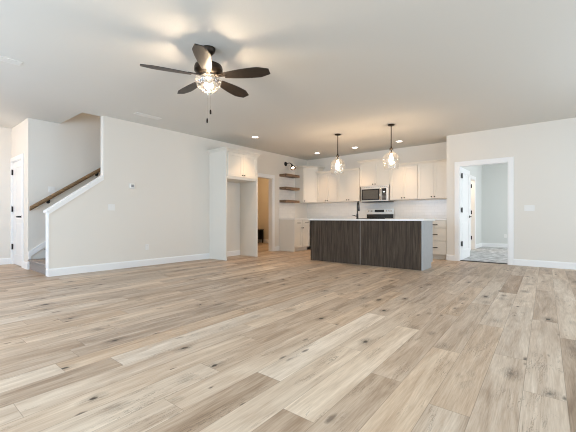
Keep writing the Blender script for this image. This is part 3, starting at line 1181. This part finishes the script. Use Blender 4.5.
# faucet
fa = thing('faucet', 'black gooseneck kitchen faucet standing on the island top', 'faucet', (-3.425, 6.46, 0.909))
MB().lathe([(0, 0), (0.027, 0), (0.027, 0.006), (0.022, 0.012), (0.020, 0.10), (0.017, 0.115), (0, 0.115)]).build('faucet_base', M_BLACK, fa, smooth=True)
dx_, dy_ = -0.30, 0.954
pts, rad = [], []
for k in range(0, 5):
    pts.append((0, 0, 0.10 + 0.17 * k / 4)); rad.append(0.0135)
for k in range(1, 13):
    a = PI - PI * 1.0 * k / 12
    q = 0.085 + 0.085 * math.cos(a)
    pts.append((dx_ * q, dy_ * q, 0.27 + 0.100 * math.sin(a))); rad.append(0.0135)
pts.append((dx_ * 0.17, dy_ * 0.17, 0.235)); rad.append(0.016)
pts.append((dx_ * 0.17, dy_ * 0.17, 0.170)); rad.append(0.019)
MB().tube(pts, rad, 12).build('spout', M_BLACK, fa, smooth=True)
MB().tube([(0, 0, 0.06), (-0.030, -0.028, 0.062), (-0.050, -0.045, 0.075), (-0.085, -0.075, 0.082)], [0.012, 0.010, 0.007, 0.006]).build('lever', M_BLACK, fa, smooth=True)

# ------------------------------------------------------------------ microwave
MX0, MX1, MY, MZ0, MZ1 = -4.263, -3.503, 8.255, 1.350, 1.764
mw = thing('microwave', 'stainless steel over-the-range microwave with dark window under the tall cabinet', 'microwave', (MX0, MY, MZ0))
W_, H_ = MX1 - MX0, MZ1 - MZ0
MB().box(0, W_, 0, 0.385, 0.012, H_, 0.002).build('microwave_body', M_STEEL, mw)
MB().box(0.01, W_ - 0.01, -0.004, 0.36, -0.006, 0.0115).build('vent_grille', M_BLACK, mw, label='black underside vent')
m_ = MB(); m_.box(0.004, W_ - 0.185, -0.022, -0.0005, 0.018, H_ - 0.050, 0.004)
md = m_.build('door', M_STEEL, mw)
MB().box(0.022, W_ - 0.235, -0.025, -0.0225, 0.045, H_ - 0.080).build('door_glass', M_DKGLASS, md)
MB().box(0.060, W_ - 0.270, -0.0275, -0.0255, 0.075, H_ - 0.110).build('window', M_MWWIN, md)
m_ = MB()
m_.tube([(W_ - 0.205, -0.024, 0.045), (W_ - 0.205, -0.055, 0.075), (W_ - 0.205, -0.062, 0.17), (W_ - 0.205, -0.055, H_ - 0.11), (W_ - 0.205, -0.024, H_ - 0.075)], 0.013)
m_.build('handle', M_CHROME, md, smooth=True, label='bright curved handle')
MB().box(W_ - 0.182, W_ - 0.004, -0.020, -0.0005, 0.018, H_ - 0.050, 0.003).build('control_frame', M_STEEL, mw)
cp = MB().box(W_ - 0.172, W_ - 0.052, -0.0225, -0.0205, 0.040, H_ - 0.075).build('control_panel', M_DKGLASS, mw, label='black control panel')
m_ = MB()
for r_ in range(5):
    for c_ in range(3):
        m_.box(W_ - 0.160 + c_ * 0.036, W_ - 0.138 + c_ * 0.036, -0.0240, -0.0230, 0.055 + r_ * 0.032, 0.071 + r_ * 0.032)
m_.build('buttons', M_GREYP, cp)
MB().box(W_ - 0.140, W_ - 0.085, -0.0240, -0.0230, 0.235, 0.262).build('display', emat('lit_clock', (0.75, 0.9, 0.95), 0.8), cp)
m_ = MB()
for k in range(14):
    m_.box(0.03 + k * 0.05, 0.065 + k * 0.05, -0.003, -0.0005, H_ - 0.035, H_ - 0.027)
m_.build('top_grille', M_GREYP, mw)

# ------------------------------------------------------------------ range
rg = thing('kitchen_range', 'stainless steel electric range with black glass top between the back worktops', 'stove', (MX0 - 0.004, 7.995, 0))
RW = 0.762
MB().box(0, RW, 0.03, 0.645, 0.02, 0.905, 0.003).build('range_body', M_STEEL, rg)
MB().box(0, RW, 0.0, 0.645, 0.9055, 0.919, 0.003).build('glass_cooktop', M_DKGLASS, rg, label='black glass cooktop')
bgd = MB().box(0, RW, 0.590, 0.648, 0.9195, 1.185, 0.006).build('backguard', M_STEEL, rg)
MB().box(0.004, RW - 0.004, 0.583, 0.5895, 0.9215, 1.030).build('lower_panel', M_DKGLASS, bgd, label='black lower strip of the backguard')
MB().box(0.235, 0.500, 0.585, 0.5895, 1.085, 1.150).build('display', M_DKGLASS, bgd, label='black clock display')
for kx in (0.065, 0.150, 0.570, 0.635, 0.700):
    m_ = MB()
    m_.lathe([(0, 0), (0.022, 0), (0.021, 0.018), (0.017, 0.024), (0, 0.024)], (kx, 0.5895, 1.115), 18, Matrix.Rotation(PI / 2, 4, 'X'))
    m_.build('knob', M_CHROME, bgd, smooth=True)
od = MB().box(0.01, RW - 0.01, 0.0, 0.0295, 0.25, 0.86, 0.004).build('oven_door', M_STEEL, rg)
MB().box(0.13, RW - 0.13, -0.003, -0.0005, 0.36, 0.70).build('oven_window', M_DKGLASS, od)
MB().cyl((0.06, -0.045, 0.80), (RW - 0.06, -0.045, 0.80), 0.012).cyl((0.09, 0, 0.80), (0.09, -0.045, 0.80), 0.009).cyl((RW - 0.09, 0, 0.80), (RW - 0.09, -0.045, 0.80), 0.009).build('handle', M_STEEL, od, smooth=True)
MB().box(0.01, RW - 0.01, 0.004, 0.0295, 0.06, 0.235, 0.004).build('storage_drawer', M_STEEL, rg)
for bx_, by_, br_ in ((0.20, 0.17, 0.09), (0.56, 0.17, 0.11), (0.20, 0.43, 0.075), (0.56, 0.43, 0.075)):
    MB().lathe([(br_ - 0.003, 0.9192), (br_, 0.9198), (br_ + 0.003, 0.9192)], (bx_, by_, 0), 32).build('burner_ring', M_GREYP, rg)

# ------------------------------------------------------------------ floating shelves and sconce
for i, (zc, lab) in enumerate(((2.145, 'topmost of the three thick brown wooden floating shelves, under the black wall lamp'),
                              (1.775, 'middle one of the three thick brown wooden floating shelves'),
                              (1.405, 'lowest of the three thick brown wooden floating shelves, nearest the worktop'))):
    m_ = MB(); m_.box(0, 0.250, 0, 0.62, -0.034, 0.034, 0.004)
    s = m_.build('floating_shelf', M_SHELF)
    s.location = (XL + 0.0095, 7.315, zc)
    tag(s, lab, 'shelf', 'floating wooden shelves')

sc_ = thing('wall_sconce', 'black gooseneck wall lamp with a lit bulb above the top wooden shelf', 'wall lamp', (XL, 7.60, 2.50))
MB().lathe([(0, 0), (0.062, 0), (0.062, 0.012), (0.045, 0.022), (0, 0.024)], (0, 0, 0), 28, Matrix.Rotation(PI / 2, 4, 'Y')).build('wall_plate', M_BLACK, sc_, smooth=True)
MB().tube([(0.02, 0, 0), (0.07, 0.005, 0.015), (0.13, 0.012, 0.020), (0.18, 0.020, 0.000), (0.205, 0.026, -0.030)], 0.010).build('arm', M_BLACK, sc_, smooth=True)
sd_ = Matrix.Translation((0.205, 0.026, -0.030)) @ Matrix.Rotation(math.radians(148), 4, Vector((0.25, 1, 0)))
MB().lathe([(0, -0.005), (0.022, 0), (0.026, 0.035), (0.040, 0.060), (0.072, 0.110), (0.080, 0.145), (0.076, 0.145), (0.068, 0.112), (0.036, 0.064), (0.0, 0.045)], (0, 0, 0), 28, sd_).build('lamp_shade', M_BRONZE, sc_, smooth=True)
MB().lathe([(0, 0.050), (0.018, 0.058), (0.034, 0.090), (0.036, 0.110), (0.026, 0.132), (0, 0.140)], (0, 0, 0), 20, sd_).build('bulb', M_SBULB, sc_, smooth=True)

# ------------------------------------------------------------------ recessed lights
CANS = ((-5.41, 5.41, 'recessed ceiling light above the fridge cabinet, leftmost of four'),
        (-5.41, 7.85, 'recessed ceiling light in the kitchen near the corner cabinet, left of the left pendant'),
        (-4.24, 7.86, 'recessed ceiling light in the kitchen between the two pendants'),
        (-3.08, 7.88, 'rightmost recessed ceiling light, right of the right pendant'))
proto = None
for x, y, lab in CANS:
    if proto is None:
        t = thing('recessed_light', lab, 'ceiling light', (x, y, CEIL), 0, 'recessed kitchen ceiling lights')
        MB().lathe([(0.062, -0.002), (0.066, -0.006), (0.085, -0.006), (0.090, -0.001), (0.090, 0), (0.062, 0)], (0, 0, 0), 36).build('trim_ring', M_TRIM, t, smooth=True)
        MB().lathe([(0, -0.0035), (0.062, -0.0035), (0.062, 0.0), (0, 0.0)], (0, 0, 0), 36).build('lens', M_LENS, t)
        proto = t
    else:
        t = copy_tree(proto)
        t.location = (x, y, CEIL)
        t['label'] = lab
    d = bpy.data.lights.new('can_light', 'SPOT')
    d.energy = 52
    d.color = (1.0, 0.62, 0.32)
    d.spot_size = math.radians(88)
    d.spot_blend = 1.0
    d.shadow_soft_size = 0.06
    lo_ = bpy.data.objects.new('can_light', d)
    COL.objects.link(lo_)
    lo_.location = (x, y, CEIL - 0.03)

# ------------------------------------------------------------------ pendants
def pendant(x, y, lab):
    t = thing('pendant_light', lab, 'pendant light', (x, y, CEIL), 0, 'glass pendants over the island')
    MB().lathe([(0, -0.001), (0.066, -0.001), (0.066, -0.012), (0.055, -0.022), (0.010, -0.026), (0, -0.026)]).build('canopy', M_BRONZE, t, smooth=True)
    MB().cyl((0, 0, -0.020), (0, 0, -0.47), 0.0085, seg=12).build('rod', M_BRONZE, t, smooth=True)
    MB().lathe([(0, -0.42), (0.014, -0.425), (0.016, -0.462), (0.040, -0.466), (0.040, -0.474), (0.014, -0.50), (0.014, -0.565), (0, -0.57)], (0, 0, 0), 24).build('socket', M_BRONZE, t, smooth=True)
    MB().lathe([(0.040, -0.476), (0.042, -0.490), (0.040, -0.520), (0.055, -0.545), (0.105, -0.575), (0.143, -0.615), (0.150, -0.665),
                (0.146, -0.740), (0.138, -0.815), (0.134, -0.860)], (0, 0, 0), 40).build('glass_shade', M_GLASS, t, smooth=True)
    MB().lathe([(0, -0.565), (0.016, -0.572), (0.020, -0.600), (0.032, -0.640), (0.034, -0.668), (0.024, -0.695), (0, -0.706)], (0, 0, 0), 20).build('bulb', M_PBULB, t, smooth=True)


pendant(-3.85, 6.37, 'left one of the two clear glass jug pendants over the island')
pendant(-2.65, 6.37, 'right one of the two clear glass jug pendants over the island')

# ------------------------------------------------------------------ ceiling fan
fan = thing('ceiling_fan', 'dark five-blade ceiling fan with a lit clear glass bowl and two pull chains', 'ceiling fan', (-2.965, 2.264, CEIL))
MB().lathe([(0, -0.001), (0.074, -0.001), (0.074, -0.012), (0.066, -0.040), (0.040, -0.068), (0.018, -0.074), (0, -0.074)]).build('canopy', M_BRONZE, fan, smooth=True)
MB().cyl((0, 0, -0.060), (0, 0, -0.165), 0.0125, seg=14).build('downrod', M_BRONZE, fan, smooth=True)
MB().lathe([(0, -0.140), (0.030, -0.142), (0.045, -0.155), (0.105, -0.170), (0.142, -0.190), (0.150, -0.215), (0.148, -0.245), (0.122, -0.272), (0.085, -0.285), (0, -0.288)], (0, 0, 0), 44).build('motor_housing', M_BRONZE, fan, smooth=True)


def blade_mesh():
    m = MB()
    n = 22
    xs = [0.175 + (0.672 - 0.175) * i / n for i in range(n + 1)]
    th = 0.006

    def halfw(x):
        u = (x - 0.165) / 0.5
        w_ = 0.044 + 0.038 * math.sin(min(1, u / 0.72) * PI / 2)
        if u > 0.80:
            w_ *= 1 - 0.46 * ((u - 0.80) / 0.20)
        return w_
    top, bot = [], []
    for x in xs:
        h = halfw(x)
        top.append([m.bm.verts.new((x, s * h, th / 2)) for s in (-1, -0.5, 0, 0.5, 1)])
        bot.append([m.bm.verts.new((x, s * h, -th / 2)) for s in (-1, -0.5, 0, 0.5, 1)])
    for i in range(n):
        for j in range(4):
            m.bm.faces.new((top[i][j], top[i + 1][j], top[i + 1][j + 1], top[i][j + 1]))
            m.bm.faces.new((bot[i][j], bot[i][j + 1], bot[i + 1][j + 1], bot[i + 1][j]))
        for j in (0, 4):
            m.bm.faces.new((top[i][j], bot[i][j], bot[i + 1][j], top[i + 1][j]))
    for i in (0, n):
        for j in range(4):
            m.bm.faces.new((top[i][j], top[i][j + 1], bot[i][j + 1], bot[i][j]))
    return m


b0 = None
for k in range(5):
    if b0 is None:
        b0 = blade_mesh().build('blade', M_BLADE, fan)
        m_ = MB()
        m_.frustum([(0.085, -0.022), (0.215, -0.030), (0.215, 0.030), (0.085, 0.022)], 0.0035, [(0.085, -0.022), (0.215, -0.030), (0.215, 0.030), (0.085, 0.022)], 0.0105)
        m_.cyl((0.19, 0, -0.008), (0.19, 0, 0.010), 0.006, seg=8)
        m_.box(0.06, 0.10, -0.018, 0.018, 0.0, 0.022)
        m_.build('blade_arm', M_BRONZE, b0)
        b = b0
    else:
        b = copy_tree(b0, fan)
    b.location = (0, 0, -0.302)
    b.rotation_euler = (math.radians(-12), 0, math.radians(28 + 72 * k))
    b.rotation_mode = 'XYZ'
MB().lathe([(0, -0.288), (0.075, -0.288), (0.076, -0.298), (0.055, -0.312), (0.055, -0.322), (0.052, -0.330), (0.040, -0.336), (0, -0.338)], (0, 0, 0), 40).build('light_fitter', M_CHROME, fan, smooth=True, label='brushed nickel light fitter')
MB().lathe([(0.122, -0.318), (0.140, -0.340), (0.139, -0.362), (0.124, -0.400), (0.094, -0.436), (0.052, -0.462), (0.014, -0.472)], (0, 0, 0), 44).build('glass_bowl', M_GLASS, fan, smooth=True)
MB().lathe([(0, -0.462), (0.015, -0.464), (0.020, -0.474), (0.012, -0.486), (0.007, -0.500), (0, -0.503)], (0, 0, 0), 18).build('finial', M_CHROME, fan, smooth=True)
for a in (35, 155, 275):
    m_ = MB()
    ca, sa = math.cos(math.radians(a)), math.sin(math.radians(a))
    MB().tube([(0.022 * ca, 0.022 * sa, -0.325), (0.028 * ca, 0.028 * sa, -0.350), (0.030 * ca, 0.030 * sa, -0.380)], 0.010).build('lamp_holder', M_CHROME, fan, smooth=True)
    m_.lathe([(0, -0.379), (0.010, -0.382), (0.018, -0.392), (0.021, -0.404), (0.018, -0.417), (0.010, -0.426), (0, -0.428)], (0.030 * ca, 0.030 * sa, 0), 18)
    m_.build('bulb', M_FBULB, fan, smooth=True)
for (cx_, cy_, zl, zf) in ((0.022, 0.010, -0.655, -0.665), (-0.014, -0.006, -0.745, -0.755)):
    c_ = MB().cyl((cx_, cy_, -0.470), (cx_, cy_, zl), 0.0018, seg=6).build('pull_chain', M_CHROME, fan)
    MB().lathe([(0, zf + 0.012), (0.006, zf + 0.008), (0.010, zf - 0.008), (0.010, zf - 0.032), (0.005, zf - 0.040), (0, zf - 0.040)], (cx_, cy_, 0), 12).build('fob', M_BRONZE, c_, smooth=True)

# ------------------------------------------------------------------ ceiling registers
def register(x, y, lab, ly=0.46, lx=0.14):
    t = thing('ceiling_vent', lab, 'vent', (x, y, CEIL), 0, 'white ceiling vents')
    m = MB()
    m.box(-lx / 2, -lx / 2 + 0.02, -ly / 2, ly / 2, -0.008, 0, 0.001)
    m.box(lx / 2 - 0.02, lx / 2, -ly / 2, ly / 2, -0.008, 0, 0.001)
    m.box(-lx / 2 + 0.02, lx / 2 - 0.02, -ly / 2, -ly / 2 + 0.02, -0.008, 0)
    m.box(-lx / 2 + 0.02, lx / 2 - 0.02, ly / 2 - 0.02, ly / 2, -0.008, 0)
    m.build('frame', M_VENT, t)
    m = MB()
    n = 7
    for i in range(n):
        xx = -lx / 2 + 0.026 + (lx - 0.052) * i / (n - 1)
        m.prism([(xx - 0.006, -ly / 2 + 0.02, -0.008), (xx - 0.004, -ly / 2 + 0.02, -0.008), (xx + 0.006, -ly / 2 + 0.02, -0.001), (xx + 0.004, -ly / 2 + 0.02, -0.001)], (0, ly - 0.04, 0))
    m.build('louvres', M_VENT, t)


register(-5.76, 3.08, 'white rectangular ceiling vent near the top of the left wall')
register(-4.96, 0.86, 'white ceiling vent at the left edge of the picture, above the entry')

# ------------------------------------------------------------------ switches, outlets, thermostat
def plate(lab, cat, name, loc, rz, gangs=1, kind='switch', group='wall switches and outlets'):
    """plate facing local -y"""
    w_ = 0.070 + 0.046 * (gangs - 1)
    t = thing(name, lab, cat, loc, rz, group)
    MB().box(-w_ / 2, w_ / 2, -0.006, 0, -0.057, 0.057, 0.002).build('cover_plate', M_PLASTIC, t)
    for i in range(gangs):
        xc = (i - (gangs - 1) / 2) * 0.046
        if kind == 'switch':
            MB().box(xc - 0.016, xc + 0.016, -0.009, -0.0062, -0.033, 0.033, 0.001).build('rocker', M_PLASTIC, t)
        else:
            m = MB()
            m.box(xc - 0.017, xc + 0.017, -0.0085, -0.0062, 0.008, 0.036, 0.001)
            m.box(xc - 0.017, xc + 0.017, -0.0085, -0.0062, -0.036, -0.008, 0.001)
            s = m.build('socket', M_PLASTIC, t)
            m = MB()
            for zc in (0.024, -0.020):
                m.box(xc - 0.007, xc - 0.005, -0.0090, -0.0086, zc - 0.004, zc + 0.004)
                m.box(xc + 0.005, xc + 0.007, -0.0090, -0.0086, zc - 0.004, zc + 0.004)
            m.build('slots', M_GREYP, s, kind='stuff')


HP = PI / 2
plate('white three-gang light switch on the right wall, right of the bedroom doorway', 'light switch', 'light_switch', (-0.575, YR, 1.122), 0, 3)
plate('white two-gang light switch on the left wall, below and left of the thermostat', 'light switch', 'light_switch', (XL, 2.711, 1.123), HP, 2)
plate('white light switch on the stair wall just above the wooden handrail', 'light switch', 'light_switch', (XS, 2.125, 1.467), HP, 2)
plate('white power outlet low on the left wall above the baseboard', 'outlet', 'power_outlet', (XL, 3.377, 0.366), HP, 1, 'outlet')
plate('white power outlet low on the far bedroom wall, seen through the open door', 'outlet', 'power_outlet', (-1.505, BY, 0.366), 0, 1, 'outlet')
th_ = thing('thermostat', 'small white square thermostat with grey screen on the left wall', 'thermostat', (XL, 3.081, 1.534), HP)
MB().box(-0.050, 0.050, -0.022, 0, -0.050, 0.050, 0.006).build('thermostat_body', M_PLASTIC, th_, smooth=True)
MB().box(-0.024, 0.024, -0.0235, -0.0222, -0.022, 0.026).build('screen', M_GREYP, th_, label='grey screen')

# ------------------------------------------------------------------ stand in the hall
bn = thing('low_stand', 'small black wooden stand against the far hall wall, seen through the opening', 'stand', (-9.0, 9.06, 0))
MB().box(-0.24, 0.24, -0.16, 0.16, 0.475, 0.505, 0.003).build('stand_top', M_BLACKWOOD, bn)
for sx_, sy_ in ((-1, -1), (1, -1), (1, 1), (-1, 1)):
    MB().box(sx_ * 0.21 - 0.02, sx_ * 0.21 + 0.02, sy_ * 0.13 - 0.02, sy_ * 0.13 + 0.02, 0, 0.4745, 0.002).build('leg', M_BLACKWOOD, bn)
MB().box(-0.19, 0.19, -0.14, -0.125, 0.12, 0.4745).box(-0.19, 0.19, 0.125, 0.14, 0.12, 0.4745).build('side_slats', M_BLACKWOOD, bn)
